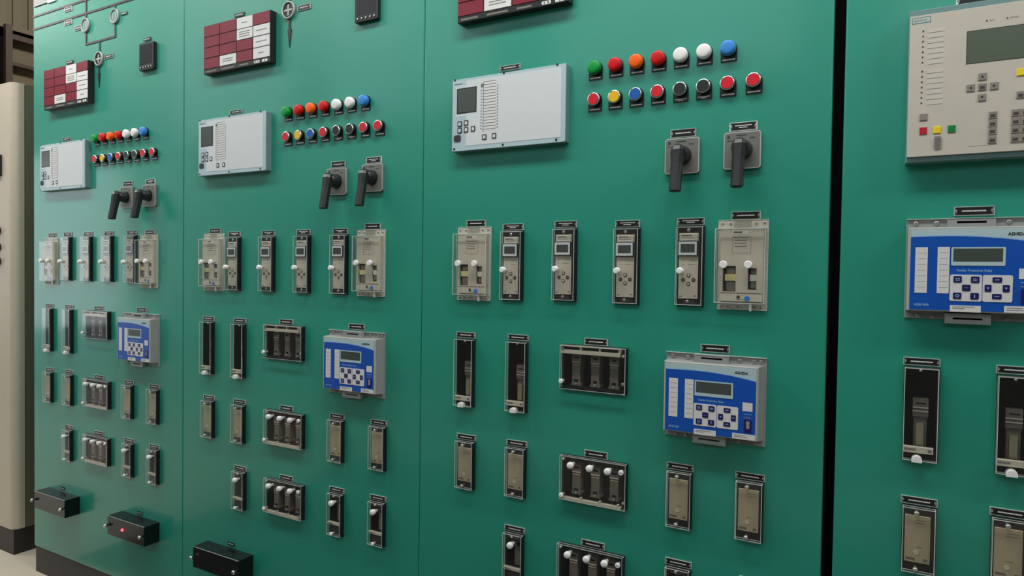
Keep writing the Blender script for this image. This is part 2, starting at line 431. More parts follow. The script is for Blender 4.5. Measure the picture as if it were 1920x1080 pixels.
# ------------------------------------------------------------------ shared bits
def cover(mb, x0, x1, z0, z1, d0, d1, t=.0012, lip=.0011, back=True):
    """clear acrylic box cover open at the back, with bright cut edges"""
    m = 'clear_cover'
    a = [mb.P(x, d1, z) for x, z in ((x0, z0), (x1, z0), (x1, z1), (x0, z1))]
    c = [mb.P(x, d0, z) for x, z in ((x0, z0), (x1, z0), (x1, z1), (x0, z1))]
    mb.F(a, m)
    for k in range(4):
        j = (k + 1) % 4; mb.F((c[k], c[j], a[j], a[k]), m)
    def bars(d, l):
        mb.box(x0, x1, z1 - l, z1, d - l, d, 'edge_clear'); mb.box(x0, x1, z0, z0 + l, d - l, d, 'edge_clear')
        mb.box(x0, x0 + l, z0 + l, z1 - l, d - l, d, 'edge_clear'); mb.box(x1 - l, x1, z0 + l, z1 - l, d - l, d, 'edge_clear')
    bars(d1 + .0002, lip)
    if back: bars(d0 + lip, lip * .8)
    for px, pz in ((x0, z0), (x1 - lip, z0), (x0, z1 - lip), (x1 - lip, z1 - lip)):
        mb.box(px, px + lip, pz, pz + lip, d0, d1, 'edge_clear')
def screw(mb, x, z, d, r=.003):
    mb.lathe(x, z, [(r, d), (r, d + .001), (r * .6, d + .0022)], 'screw_metal', 12)
    mb.box(x - r * .7, x + r * .7, z - .0003, z + .0003, d + .0022, d + .0024, 'dark_print')
def plunger(o, x, z, d1=.029, r=.0062, stem=.0035, d0=.004):
    mb = MB(*OFF); mb.lathe(x, z, [(stem, d0), (stem, .009), (r * .8, .016), (r, .0215), (r, d1 - .003), (r * .8, d1 - .0008), (r * .3, d1)], 'white_plastic', 16)
    mb.build('reset_knob', o)
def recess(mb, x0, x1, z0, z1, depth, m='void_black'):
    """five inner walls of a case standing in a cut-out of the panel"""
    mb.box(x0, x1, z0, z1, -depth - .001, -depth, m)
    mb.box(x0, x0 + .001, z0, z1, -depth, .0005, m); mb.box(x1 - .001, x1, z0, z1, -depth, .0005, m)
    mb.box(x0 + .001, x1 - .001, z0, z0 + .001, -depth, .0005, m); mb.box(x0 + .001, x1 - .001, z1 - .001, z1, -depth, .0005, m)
def ringbox(mb, X0, X1, Z0, Z1, hx0, hx1, hz0, hz1, d0, d1, m):
    """flat flange with a rectangular opening"""
    mb.box(X0, X1, hz1, Z1, d0, d1, m); mb.box(X0, X1, Z0, hz0, d0, d1, m)
    mb.box(X0, hx0, hz0, hz1, d0, d1, m); mb.box(hx1, X1, hz0, hz1, d0, d1, m)
OFF = (0, 0)
def at(kind, dz):       # device empties sit at the device's own centre, dz below its nameplate
    global OFF
    OFF = (0, -dz); return empty(kind)

# ------------------------------------------------------------------ devices (coordinates relative to the nameplate's centre, mm measured)
def make_timer():
    o = at('timer_relay', .095)
    mb = MB(*OFF); mb.box(-.028, .031, -.1815, -.0098, 0, .004, 'black_plastic'); mb.box(-.0245, .0265, -.1775, -.0135, .004, .0052, 'near_black')
    mb.box(.0262, .0305, -.178, -.013, .004, .013, 'black_plastic')
    mb.build('case', o)
    mb = MB(*OFF); mb.box(-.0225, .0190, -.1655, -.0250, .0052, .0075, 'beige_plastic', bev=.0005)
    mb.box(-.0195, .0155, -.0405, -.0270, .0075, .0082, 'beige_light'); mb.dashes(-.017, .004, -.0300, .0022, .0083, 'dark_print', seed=3); mb.dashes(-.017, .010, -.0350, .001, .0083, 'grey_print', seed=4)
    mb.dashes(.001, .015, -.084, .0009, .0076, 'grey_print', seed=5); mb.dashes(-.002, .013, -.092, .0009, .0076, 'grey_print', seed=6)
    for z in (-.084, -.092, -.100): mb.cyl(-.0135, z, .0009, .0075, .0079, 'dark_print', 8)
    mb.dashes(-.0205, -.0135, -.1605, .0022, .0076, 'grey_print', seed=7); mb.dashes(.011, .016, -.159, .003, .0076, 'grey_print', seed=8)
    mb.build('face_plate', o)
    mb = MB(*OFF); mb.box(-.0240, .0190, -.0745, -.0420, .0075, .0115, 'near_black', bev=.0005)
    mb.box(-.0225, .0165, -.0725, -.0435, .0115, .0122, 'relay_white', bev=.0004); mb.box(-.0178, .0122, -.0665, -.0485, .0122, .0125, 'lcd_dark'); mb.build('display', o)
    for x, z in ((-.001, -.1155), (-.001, -.1335), (-.0122, -.125), (.0098, -.125)):
        mb = MB(*OFF); mb.cyl(x, z, .0042, .0075, .0082, 'dark_print', 14); mb.cyl(x, z, .0024, .0082, .0090, 'mechanism_grey' if abs(x + .001) > .004 else 'beige_light', 10); mb.build('button', o)
    for x, z in ((-.003, -.0185), (-.003, -.1715)):
        mb = MB(*OFF); screw(mb, x, z, .0052, .0036); mb.build('screw', o)
    mb = MB(*OFF); mb.rbox(-.0130, .0135, -.1775, -.1685, .0052, .0056, 'mechanism_dark', .001); cover(mb, -.0272, .0292, -.1790, -.0118, .004, .017); mb.build('clear_cover', o)
    mb = MB(*OFF); mb.lathe(-.0155, -.106, [(.004, .0085), (.004, .0165), (.0068, .0170), (.0074, .0195), (.0072, .0275), (.0050, .030)], 'white_plastic', 18); mb.build('reset_knob', o)
    return o
def make_aux():
    o = at('auxiliary_relay', .103)
    mb = MB(*OFF); mb.rbox(-.054, .0455, -.1955, -.0090, 0, .0035, 'frosted_base', .003)
    mb.box(-.054, .0455, -.0098, -.0090, .0035, .0042, 'edge_clear'); mb.box(-.054, .0455, -.1955, -.1947, .0035, .0042, 'edge_clear'); mb.box(.0447, .0455, -.1947, -.0098, .0035, .0042, 'edge_clear')
    for x in (-.018, .002): mb.rbox(-.0215, .0125, -.026, -.010, .0035, .0060, 'clear_cover', .002)
    mb.rbox(.012, .0165, -.197, -.180, .0035, .010, 'edge_clear', .001); mb.build('base_plate', o)
    for x, z in ((-.046, -.016), (-.029, -.0165), (.022, -.0165), (.038, -.016), (-.046, -.189), (-.032, -.189), (-.012, -.189), (.022, -.189), (.034, -.189)):
        mb = MB(*OFF); screw(mb, x, z, .0035, .0028); mb.build('screw', o)
    w1, w2 = (-.0415, -.0155, -.1575, -.1045), (.0085, .0255, -.1530, -.1090)
    mb = MB(*OFF); m = 'beige_plastic'
    X0, X1, Z0, Z1 = -.0475, .0375, -.1775, -.0315
    mb.box(X0, X1, w1[3], Z1, .0035, .0125, m); mb.box(X0, X1, Z0, w1[2], .0035, .0125, m)
    mb.box(X0, w1[0], w1[2], w1[3], .0035, .0125, m); mb.box(w1[1], w2[0], w1[2], w1[3], .0035, .0125, m); mb.box(w2[1], X1, w1[2], w1[3], .0035, .0125, m)
    mb.box(w2[0], w2[1], w2[3], w1[3], .0035, .0125, m); mb.box(w2[0], w2[1], w1[2], w2[2], .0035, .0125, m)
    mb.box(-.0240, .0085, -.0390, -.0312, .0125, .0129, 'beige_light'); mb.text('BELLAS', 0, 0, .0001, 0, m) if False else None
    mb.dashes(-.0210, -.0040, -.0352, .0030, .0130, 'dark_print', gap=.0004, seed=2)
    for k, (a, c) in enumerate(((-.021, .009), (-.019, .006), (-.019, .004), (-.019, .005))):
        mb.dashes(a, c, -.0455 - k * .0062, .0014, .0127, 'grey_print', seed=20 + k)
    for q in ((-.0235, .0135, -.0782, -.0777), (-.0235, .0135, -.0435, -.0430), (-.0235, -.0230, -.0777, -.0435), (.0130, .0135, -.0777, -.0435)):
        mb.box(*q, .0125, .0127, 'grey_print')
    mb.box(X0 + .002, X1 - .002, -.1602, -.1595, .0125, .0132, 'grey_print'); mb.dashes(-.012, .008, -.1735, .0007, .0127, 'grey_print', seed=30)
    mb.build('face_plate', o)
    mb = MB(*OFF); mb.box(X0 + .002, X1 - .002, w1[2] - .003, w1[3] + .003, .0035, .0045, 'mechanism_dark')
    mb.rbox(-.034, -.017, -.156, -.137, .0045, .0105, 'mechanism_grey', .002); mb.rbox(-.034, -.018, -.1205, -.108, .0045, .0095, 'mechanism_grey', .002)
    mb.box(.0145, .0255, -.150, -.136, .0045, .0105, 'mechanism_grey'); mb.box(.0145, .0255, -.120, -.111, .0045, .0095, 'mechanism_grey')
    mb.build('contact_block', o)
    mb = MB(*OFF); mb.rbox(-.0370, -.0158, -.1352, -.1215, .0060, .0118, 'yellow_block', .001); mb.build('indicator_flag', o)
    mb = MB(*OFF); mb.rbox(.0125, .0252, -.1350, -.1220, .0060, .0118, 'beige_light', .001); mb.build('indicator_flag', o)
    mb = MB(*OFF); mb.cyl(-.0095, -.1685, .0034, .0125, .0135, 'dark_print'); mb.cyl(.0080, -.1710, .0052, .0125, .0138, 'dot_blue'); mb.build('rating_dot', o)
    mb = MB(*OFF); cover(mb, -.0568, .0425, -.1815, -.0268, .0035, .022, lip=.0014); mb.build('clear_cover', o)
    for x in (-.038, .0112):
        mb = MB(*OFF); mb.lathe(x, -.102, [(.004, .013), (.004, .022), (.0078, .0222), (.0080, .029), (.0066, .031)], 'white_plastic', 20); mb.build('reset_knob', o)
    return o
def make_tall():
    o = at('flag_relay', .0965)
    mb = MB(*OFF); H = HOLE['ta1']
    ringbox(mb, -.0275, .0290, -.1830, -.0100, *H, 0, .003, 'black_plastic'); recess(mb, *H, .034)
    mb.box(.0270, .0288, -.181, -.012, .003, .013, 'black_plastic'); mb.build('case', o)
    mb = MB(*OFF)
    mb.rbox(-.0115, .0135, -.1045, -.0700, -.030, -.014, 'mechanism_grey', .001); mb.box(-.006, .009, -.0805, -.0785, -.014, -.0135, 'void_black')
    mb.box(-.0115, .0135, -.0885, -.0865, -.014, -.013, 'beige_plastic'); mb.box(-.0115, .0135, -.0955, -.0935, -.014, -.013, 'beige_plastic')
    mb.prism([(-.0095, -.160), (.0115, -.160), (.0115, -.112), (.0135, -.1045), (-.0115, -.1045), (-.0095, -.112)], -.030, -.017, 'mechanism_grey')
    mb.build('armature', o)
    mb = MB(*OFF); mb.rbox(-.0055, .0065, -.158, -.117, -.017, -.010, 'brass', .001); mb.build('flag_spring', o)
    mb = MB(*OFF); mb.box(-.0260, .0215, -.1680, -.1565, .003, .0115, 'beige_plastic', bev=.0005); mb.dashes(-.024, -.006, -.1615, .004, .0116, 'grey_print', seed=9); mb.box(.013, .0185, -.1650, -.1595, .0115, .0117, 'grey_print'); mb.build('rating_strip', o)
    mb = MB(*OFF); pts = [(-.0122, -.1842), (.0042, -.1842)] + [(-.004 + .0082 * math.cos(math.pi * k / 12), -.1795 + .0082 * math.sin(math.pi * k / 12)) for k in range(13)]
    mb.prism(pts, .003, .0195, 'white_plastic', bev=.0008); mb.build('reset_knob', o)
    mb = MB(*OFF); screw(mb, -.001, -.0165, .003, .0026); mb.build('screw', o)
    mb = MB(*OFF); cover(mb, -.0268, .0272, -.1815, -.0112, .003, .0165); mb.build('clear_cover', o)
    return o
def triple_core(o, H, zc0, zc1):
    mb = MB(*OFF); ringbox(mb, -.0840, .0780, -.1145, -.0095, *H, 0, .0035, 'black_plastic'); recess(mb, *H, .034)
    mb.box(.0755, .0775, -.113, -.011, .0035, .0145, 'black_plastic'); mb.build('case', o)
    for cx in (-.0515, -.0035, .0425):
        mb = MB(*OFF)
        mb.prism([(cx - .0125, zc0), (cx + .0125, zc0), (cx + .0125, zc0 + .004), (cx + .0100, zc0 + .008), (cx + .0100, zc1 - .02), (cx + .0118, zc1 - .016), (cx + .0118, zc1), (cx - .0118, zc1), (cx - .0118, zc1 - .016), (cx - .0100, zc1 - .02), (cx - .0100, zc0 + .008), (cx - .0125, zc0 + .004)], -.030, -.006, 'mechanism_grey')
        mb.box(cx - .006, cx + .006, zc1 - .009, zc1 - .005, -.006, -.0055, 'void_black'); mb.box(cx - .005, cx + .005, zc0 + .009, zc0 + .015, -.006, -.0055, 'void_black')
        mb.box(cx - .0105, cx + .0105, zc1 - .0185, zc1 - .0165, -.006, -.005, 'beige_plastic'); mb.box(cx - .0095, cx + .0095, zc1 - .0245, zc1 - .0228, -.006, -.005, 'dull_beige')
        mb.cyl(cx, zc0 + .005, .0026, -.006, -.003, 'screw_metal', 10)
        mb.build('relay_element', o)
def make_tripA():
    o = at('triple_relay', .062); triple_core(o, HOLE['trA'], -.107, -.034)
    mb = MB(*OFF); mb.box(-.0835, .0630, -.0305, -.0215, .0035, .0130, 'beige_plastic', bev=.0005)
    for x in (-.0835, -.0350, .0120, .0590): mb.box(x, x + .004, -.0215, -.0135, .0035, .0130, 'beige_plastic')
    mb.box(-.0835, .0630, -.0135, -.0118, .0035, .0130, 'beige_plastic'); mb.cyl(-.078, -.0195, .004, .013, .0136, 'grey_print', 12); mb.build('rating_bar', o)
    mb = MB(*OFF); mb.lathe(-.079, -.0955, [(.0028, .0035), (.0028, .0150), (.0052, .0155), (.0055, .021), (.004, .023)], 'white_plastic', 16); mb.build('reset_knob', o)
    for z in (-.0285, -.0915):
        mb = MB(*OFF); mb.lathe(.0695, z, [(.0038, .0035), (.0038, .010), (.002, .012)], 'screw_metal', 12); mb.build('screw', o)
    mb = MB(*OFF); cover(mb, -.0850, .0765, -.1138, -.0108, .0035, .0150); mb.box(-.083, .071, -.1125, -.1100, .0135, .0150, 'near_black'); mb.build('clear_cover', o)
    return o
def make_tripB():
    o = at('triple_relay', .062); triple_core(o, HOLE['trB'], -.104, -.033)
    for x in (-.0545, -.0070, .0370): plunger(o, x, -.0283, .0295, .0080, .0036, .0036)
    mb = MB(*OFF); mb.lathe(.0670, -.0278, [(.003, .0035), (.003, .0150), (.0058, .0155), (.0060, .019), (.0045, .021)], 'white_plastic', 16)
    mb.box(.0630, .0710, -.0282, -.0274, .021, .0213, 'grey_print'); mb.build('reset_knob', o)
    mb = MB(*OFF); mb.box(-.0840, .0660, -.1135, -.1085, .0035, .0130, 'beige_plastic')
    for x in (-.0350, .0120, .0560): mb.box(x, x + .004, -.1085, -.1040, .0035, .0130, 'beige_plastic')
    mb.build('rating_bar', o)
    for x, z in ((-.0790, -.020), (.0700, -.0995)):
        mb = MB(*OFF); mb.lathe(x, z, [(.0034, .0035), (.0034, .010), (.002, .012)], 'screw_metal', 12); mb.build('screw', o)
    mb = MB(*OFF); mb.lathe(-.0790, -.103, [(.0028, .0035), (.0028, .0150), (.0050, .0155), (.0052, .020), (.004, .022)], 'white_plastic', 14); mb.build('reset_knob', o)
    mb = MB(*OFF); cover(mb, -.0862, .0765, -.1148, -.0108, .0035, .0150); mb.build('clear_cover', o)
    return o
def make_small():
    o = at('auxiliary_relay', .071)
    mb = MB(*OFF); mb.box(-.0265, .0278, -.1318, -.0090, 0, .004, 'black_plastic'); mb.box(.0258, .0275, -.130, -.011, .004, .013, 'black_plastic'); mb.build('case', o)
    mb = MB(*OFF); mb.box(-.0213, .0192, -.1135, -.0265, .004, .0068, 'dull_beige', bev=.0005)
    mb.dashes(-.004, .013, -.0340, .0010, .0069, 'grey_print', seed=11); mb.dashes(-.006, .012, -.0395, .0010, .0069, 'grey_print', seed=12)
    mb.dashes(-.004, .007, -.0840, .0011, .0069, 'grey_print', seed=13); mb.cyl(-.003, -.0945, .0045, .0068, .0074, 'beige_plastic', 14)
    mb.box(-.0190, -.0040, -.1095, -.1050, .0068, .0070, 'mechanism_grey'); mb.box(.0085, .0150, -.1095, -.1045, .0068, .0070, 'mechanism_grey'); mb.build('face_plate', o)
    for z in (-.0195, -.1235):
        mb = MB(*OFF); mb.lathe(-.0035, z, [(.0032, .004), (.0032, .012), (.0042, .0125), (.0042, .0165), (.0028, .0185)], 'screw_metal', 14); mb.build('screw', o)
    mb = MB(*OFF); cover(mb, -.0258, .0262, -.1302, -.0102, .004, .0165); mb.build('clear_cover', o)
    return o
def make_lever():
    o = at('hand_reset_relay', .071); H = HOLE['lv1']
    mb = MB(*OFF); ringbox(mb, -.0265, .0278, -.1318, -.0090, *H, 0, .004, 'black_plastic'); recess(mb, *H, .034)
    mb.box(.0258, .0275, -.130, -.011, .004, .013, 'black_plastic'); mb.build('case', o)
    mb = MB(*OFF); mb.rbox(-.0015, .0200, -.090, -.030, -.030, -.004, 'mechanism_grey', .001); mb.cyl(.0090, -.037, .0055, -.004, -.002, 'void_black', 14)
    mb.dashes(.003, .015, -.052, .0010, -.0039, 'dark_print', seed=14); mb.build('relay_element', o)
    mb = MB(*OFF); mb.box(-.0245, .0215, -.1000, -.0935, .004, .0125, 'beige_plastic', bev=.0004); mb.dashes(-.021, -.006, -.0968, .0022, .0126, 'grey_print', seed=15); mb.build('rating_strip', o)
    mb = MB(*OFF); mb.box(-.016, .016, -.0235, -.0135, .004, .0060, 'mechanism_dark'); mb.box(-.016, .016, -.127, -.107, .004, .0055, 'mechanism_dark'); mb.build('end_block', o)
    mb = MB(*OFF); mb.lathe(-.0030, -.0175, [(.0032, .006), (.0032, .012), (.0022, .0135)], 'screw_metal', 14); mb.build('screw', o)
    plunger(o, -.0005, -.0335, .0295, .0080, .0036, .0045)
    mb = MB(*OFF); mb.lathe(-.0045, -.1245, [(.003, .0055), (.003, .0150), (.0050, .0168), (.0050, .020), (.0035, .0215)], 'white_plastic', 14); mb.build('reset_knob', o)
    mb = MB(*OFF); cover(mb, -.0258, .0262, -.1302, -.0102, .004, .0165); mb.build('clear_cover', o)
    return o
def make_blue():
    o = at('protection_relay', .104)
    mb = MB(*OFF); mb.box(-.1030, .1040, -.1950, -.0125, 0, .0025, 'grey_housing', bev=.0006)
    mb.box(-.1030, .1040, -.0135, -.0125, .0025, .0060, 'edge_clear'); mb.build('mounting_plate', o)
    for x, z in ((-.088, -.0205), (-.056, -.0205), (.051, -.0205), (.080, -.0205), (.093, -.0205), (-.080, -.190), (-.058, -.190), (.052, -.190), (.085, -.190)):
        mb = MB(*OFF); screw(mb, x, z, .0025, .0042); mb.build('screw', o)
    mb = MB(*OFF)   # housing with slightly flared sides
    a = [mb.P(x, .0025, z) for x, z in ((-.1005, -.1815), (.0995, -.1815), (.0995, -.0285), (-.1005, -.0285))]
    m_ = [mb.P(x, .027, z) for x, z in ((-.1005, -.1800), (.0925, -.1800), (.0925, -.0300), (-.1005, -.0300))]
    c = [mb.P(x, .030, z) for x, z in ((-.0990, -.1790), (.0905, -.1790), (.0905, -.0312), (-.0990, -.0312))]
    for u, v in ((a, m_), (m_, c)):
        for k in range(4):
            j = (k + 1) % 4; mb.F((u[k], u[j], v[j], v[k]), 'grey_housing' if v is not c else 'plate_frame')
    mb.F(c, 'plate_frame'); mb.build('housing', o)
    D = .0300
    mb = MB(*OFF); mb.box(-.0960, .0885, -.1775, -.0338, D, D + .0004, 'relay_silver')
    cur = [(.0885, -.0590), (.0740, -.0560), (.0560, -.0530), (.0344, -.0502), (.010, -.0480), (-.012, -.0466), (-.035, -.0460), (-.065, -.0462), (-.0960, -.0470)]
    mb.prism([(-.0960, -.1775), (.0885, -.1775)] + cur, D + .0004, D + .0006, 'relay_blue')
    mb.prism([(x, z) for x, z in cur[::-1]] + [(x, z + .0022) for x, z in cur], D + .0005, D + .0007, 'light_blue')
    mb.text('ASHIDA', .0465, -.0458, .0078, D + .0007, 'near_black', .93, bold=.00022)
    mb.text('Feeder Protection Relay', -.0255, -.1082, .0058, D + .0009, 'light_blue', .90, bold=.0001)
    mb.text('ADR145B', -.0885, -.1705, .0058, D + .0009, 'light_blue', .95, bold=.0001)
    mb.build('front_label', o); E_ = D + .0006
    for (x0, x1, z0, z1) in ((-.0885, -.0695, -.1475, -.0655), (-.0545, -.0365, -.1475, -.0650)):
        mb = MB(*OFF); mb.box(x0, x1, z0, z1, E_, E_ + .0005, 'white_cell')
        for k in range(1, 8):
            z = z1 + (z0 - z1) * k / 8; mb.box(x0 + .003, x1 - .002, z - .0003, z + .0003, E_ + .0005, E_ + .0006, 'grey_print')
        mb.build('indicator_strip', o)
    mb = MB(*OFF); mb.rbox(-.0340, .0440, -.0980, -.0655, E_, E_ + .0008, 'relay_silver', .0015); mb.box(-.0310, .0402, -.0908, -.0680, E_ + .0008, E_ + .0010, 'lcd_dark'); mb.build('display', o)
    for (x0, x1) in ((-.0350, .0118), (.0128, .0550)):
        mb = MB(*OFF); mb.rbox(x0, x1, -.1605, -.1140, E_, E_ + .0008, 'white_cell', .003); mb.build('keypad_plate', o)
    for n, (x, z, kw, kh) in enumerate(((-.0238, -.1222, .0108, .0098), (.0018, -.1224, .0108, .0098), (-.0108, -.1368, .0108, .0098), (-.0238, -.1512, .0108, .0098), (.0015, -.1512, .0108, .0098),
                         (.0332, -.1222, .0118, .0080), (.0205, -.1368, .0086, .0108), (.0460, -.1368, .0086, .0108), (.0332, -.1508, .0118, .0080))):
        mb = MB(*OFF); mb.rbox(x - kw * .57, x + kw * .57, z - kh * .57, z + kh * .57, E_ + .0008, E_ + .0016, 'key_navy', .0014)
        if n < 2: mb.dashes(x - .0035, x + .0035, z + .0012, .0012, E_ + .0016, 'light_blue', seed=n); mb.dashes(x - .003, x + .003, z - .0016, .0012, E_ + .0016, 'light_blue', seed=n + 2)
        elif n in (3,): mb.lathe(x, z, [(.0030, E_ + .0016), (.0030, E_ + .0017)], 'light_blue', 12); mb.cyl(x, z, .0018, E_ + .0017, E_ + .0018, 'key_navy', 12)
        elif n in (5, 8): mb.dashes(x - .0035, x + .0035, z, .0015, E_ + .0016, 'light_blue', seed=n)
        elif n in (2,): mb.dashes(x - .003, x + .003, z, .0010, E_ + .0016, 'grey_key', seed=n)
        elif n == 4: mb.box(x - .0007, x + .0007, z - .003, z + .003, E_ + .0016, E_ + .0017, 'light_blue')
        else: mb.prism([(x - .002, z + .0015), (x, z - .002), (x + .002, z + .0015)], E_ + .0016, E_ + .0017, 'light_blue')
        mb.build('key', o)
    mb = MB(*OFF); mb.box(-.0340, .0112, -.1795, -.1680, E_, E_ + .0004, 'white_cell'); mb.dashes(-.030, .002, -.1705, .0009, E_ + .0005, 'grey_print', seed=41); mb.dashes(-.030, -.012, -.1735, .0009, E_ + .0005, 'grey_print', seed=42); mb.build('paper_sticker', o)
    mb = MB(*OFF); mb.box(.0440, .0885, -.1780, -.1668, E_, E_ + .0004, 'white_cell'); mb.dashes(.048, .070, -.1700, .0009, E_ + .0005, 'grey_print', seed=43); mb.dashes(.048, .074, -.1735, .0009, E_ + .0005, 'grey_print', seed=44); mb.build('paper_sticker', o)
    mb = MB(*OFF); mb.box(.0632, .0826, -.1200, -.1025, E_, E_ + .0004, 'white_cell'); mb.build('square_sticker', o)
    mb = MB(*OFF); mb.dashes(.066, .082, -.1262, .0011, E_, 'light_blue', seed=45); mb.dashes(.066, .079, -.1330, .0022, E_, 'grey_key', seed=46)
    mb.rbox(.0670, .0815, -.1625, -.1370, E_, E_ + .0012, 'key_navy', .001); mb.rbox(.0710, .0775, -.155, -.140, E_ + .0012, E_ + .0014, 'grey_housing', .001); mb.build('port_cover', o)
    mb = MB(*OFF); ringbox(mb, -.0400, .0310, -.0290, -.0130, -.026, .018, -.0225, -.0185, .0025, .0150, 'grey_housing'); mb.box(-.026, .018, -.0225, -.0185, .0025, .0040, 'void_black'); mb.box(-.0400, .0310, -.0138, -.0130, .0150, .0158, 'edge_clear'); mb.build('sealing_bracket', o)
    mb = MB(*OFF); ringbox(mb, -.0400, .0280, -.2015, -.1830, -.028, .016, -.1940, -.1905, .0025, .0150, 'plate_frame'); mb.box(-.028, .016, -.1940, -.1905, .0025, .0040, 'void_black'); mb.build('sealing_bracket', o)
    return o
def make_white():
    o = at('bay_controller', .107)
    mb = MB(*OFF); mb.rbox(-.1570, .1610, -.1985, -.0165, 0, .019, 'siemens_frame', .003); mb.rbox(-.1560, .1600, -.1980, -.0170, .019, .0215, 'relay_silver', .003, bev=.0006); mb.build('housing', o)
    D = .0215
    mb = MB(*OFF); mb.box(-.1140, .1490, -.1865, -.0235, D, D + .0005, 'relay_white'); mb.box(-.1530, -.1140, -.0350, -.0330, D, D + .0002, 'relay_white'); mb.box(-.1450, -.0560, -.1110, -.0365, D, D + .0002, 'relay_white')
    mb.dashes(-.150, -.126, -.0290, .0022, D + .0002, 'grey_print', seed=51); mb.build('front_label', o)
    mb = MB(*OFF); mb.box(-.1420, -.0830, -.1040, -.0405, D + .0005, D + .0010, 'black_plastic'); mb.box(-.1395, -.0850, -.1015, -.0430, D + .0010, D + .0012, 'lcd_dark'); mb.build('display', o)
    mb = MB(*OFF); x0, x1 = -.0625, -.0265
    mb.box(x0, x1, -.1535, -.0320, D + .0005, D + .0008, 'white_cell'); mb.box(x0 - .001, x0, -.1550, -.0320, D + .0005, D + .0010, 'dark_print')
    for k in range(17):
        z = -.0325 - k * .0073; mb.box(x0, x1, z - .0005, z + .0005, D + .0008, D + .0010, 'dark_print')
    for k in range(15):
        z = -.0450 - k * .0073
        for x in (-.0690, -.0225): mb.cyl(x, z, .0014, D + .0005, D + .0010, 'dark_print', 8)
    mb.cyl(-.0665, -.0400, .0042, D + .0005, D + .0009, 'grey_print', 12); mb.build('indicator_strip', o)
    for x, z in ((-.1325, -.1300), (-.1130, -.1290), (-.1325, -.1462), (-.1130, -.1462), (-.0925, -.1455), (-.0590, -.1690), (-.0310, -.1685)):
        mb = MB(*OFF); mb.rbox(x - .0065, x + .0065, z - .0070, z + .0070, D, D + .0012, 'dark_print', .002); mb.rbox(x - .0036, x + .0036, z - .0040, z + .0040, D + .0012, D + .0016, 'relay_white', .001); mb.build('key', o)
    mb = MB(*OFF); mb.rbox(-.1500, -.1290, -.1740, -.1575, D, D + .0015, 'dark_print', .005); mb.rbox(-.1460, -.1335, -.1710, -.1605, D + .0015, D + .0018, 'mechanism_dark', .003); mb.build('port_cover', o)
    for x in (-.149, -.006, .138):
        for z in (-.0175, -.1922):
            mb = MB(*OFF); mb.cyl(x, z, .0030, D - .0002, D + .0006, 'near_black', 12); mb.build('screw', o)
    return o
def make_switch():
    o = at('rotary_switch', .0485)
    mb = MB(*OFF); mb.rbox(-.0375, .0365, -.0870, -.0105, 0, .0065, 'near_black', .005, side='grey_plate'); mb.rbox(-.0375, .0365, -.0870, -.0105, .0065, .0080, 'plate_frame', .006); mb.rbox(-.0352, .0342, -.0848, -.0130, .0080, .0083, 'grey_plate', .004)
    mb.dashes(-.012, .008, -.0180, .0022, .0084, 'dark_print', gap=.0003, seed=61); mb.dashes(.014, .024, -.0245, .0020, .0084, 'dark_print', gap=.0003, seed=62)
    mb.cyl(-.0275, -.0205, .0032, .0083, .0086, 'dark_print', 12); mb.box(-.0300, -.0200, -.0295, -.0280, .0083, .0085, 'dark_print'); mb.build('face_plate', o)
    mb = MB(*OFF); mb.lathe(0, -.0485, [(.0205, .0083), (.0200, .018), (.0170, .030), (.0165, .040)], 'handle_black', 28); mb.build('hub', o)
    # pistol grip: lofted octagon sections from the top of the hub down to the end
    mb = MB(*OFF); rings = []
    for z, dc, hw, hd in ((-.0300, .040, .0060, .008), (-.0340, .040, .0115, .012), (-.0420, .041, .0135, .0145), (-.0560, .043, .0130, .014), (-.0700, .047, .0115, .0120), (-.1000, .0535, .0115, .0110), (-.1290, .0590, .0118, .0112), (-.1320, .0590, .0095, .0090)):
        rings.append([mb.P(hw * a, dc + hd * c, z) for a, c in ((-1, -.45), (-.55, -1), (.55, -1), (1, -.45), (1, .45), (.55, 1), (-.55, 1), (-1, .45))])
    for u, v in zip(rings, rings[1:]):
        for k in range(8):
            j = (k + 1) % 8; mb.F((u[k], v[k], v[j], u[j]), 'handle_black', False)
    mb.F(rings[0], 'handle_black'); mb.F(rings[-1][::-1], 'handle_black'); mb.build('handle', o)
    return o
def lampbase(mb, lines=1, seed=1):
    pts = [(-.0165, -.0255), (.0165, -.0255)]
    for k in range(13):
        a = math.pi * k / 12; pts.append((.0165 * math.cos(a), .0165 * math.sin(a)))
    mb.prism(pts, 0, .0022, 'black_plastic')
    for q in range(lines):
        lw = .0125 if q == 0 else .006
        mb.dashes(-lw, lw, -.0215 + (.0013 if lines > 1 else 0) - q * .0028, .0024 if lines == 1 else .0016, .0023, 'white_print', gap=.0003, seed=seed + q)
def make_lamp(color):
    def mk():
        o = empty('indicator_lamp'); mb = MB(); lampbase(mb, 1, hash(color) % 7 if False else len(color)); mb.build('legend_plate', o)
        mb = MB(); mb.lathe(0, 0, [(.0154, .0022), (.0154, .0050)], 'black_plastic', 24); mb.build('bezel', o)
        mb = MB(); mb.lathe(0, 0, [(.0145, .0050), (.0157, .0070), (.0156, .0140), (.0145, .0178), (.0128, .0192), (.0118, .0196), (.0060, .0202), (.001, .0203)], color, 32); mb.build('lens', o)
        return o
    return mk
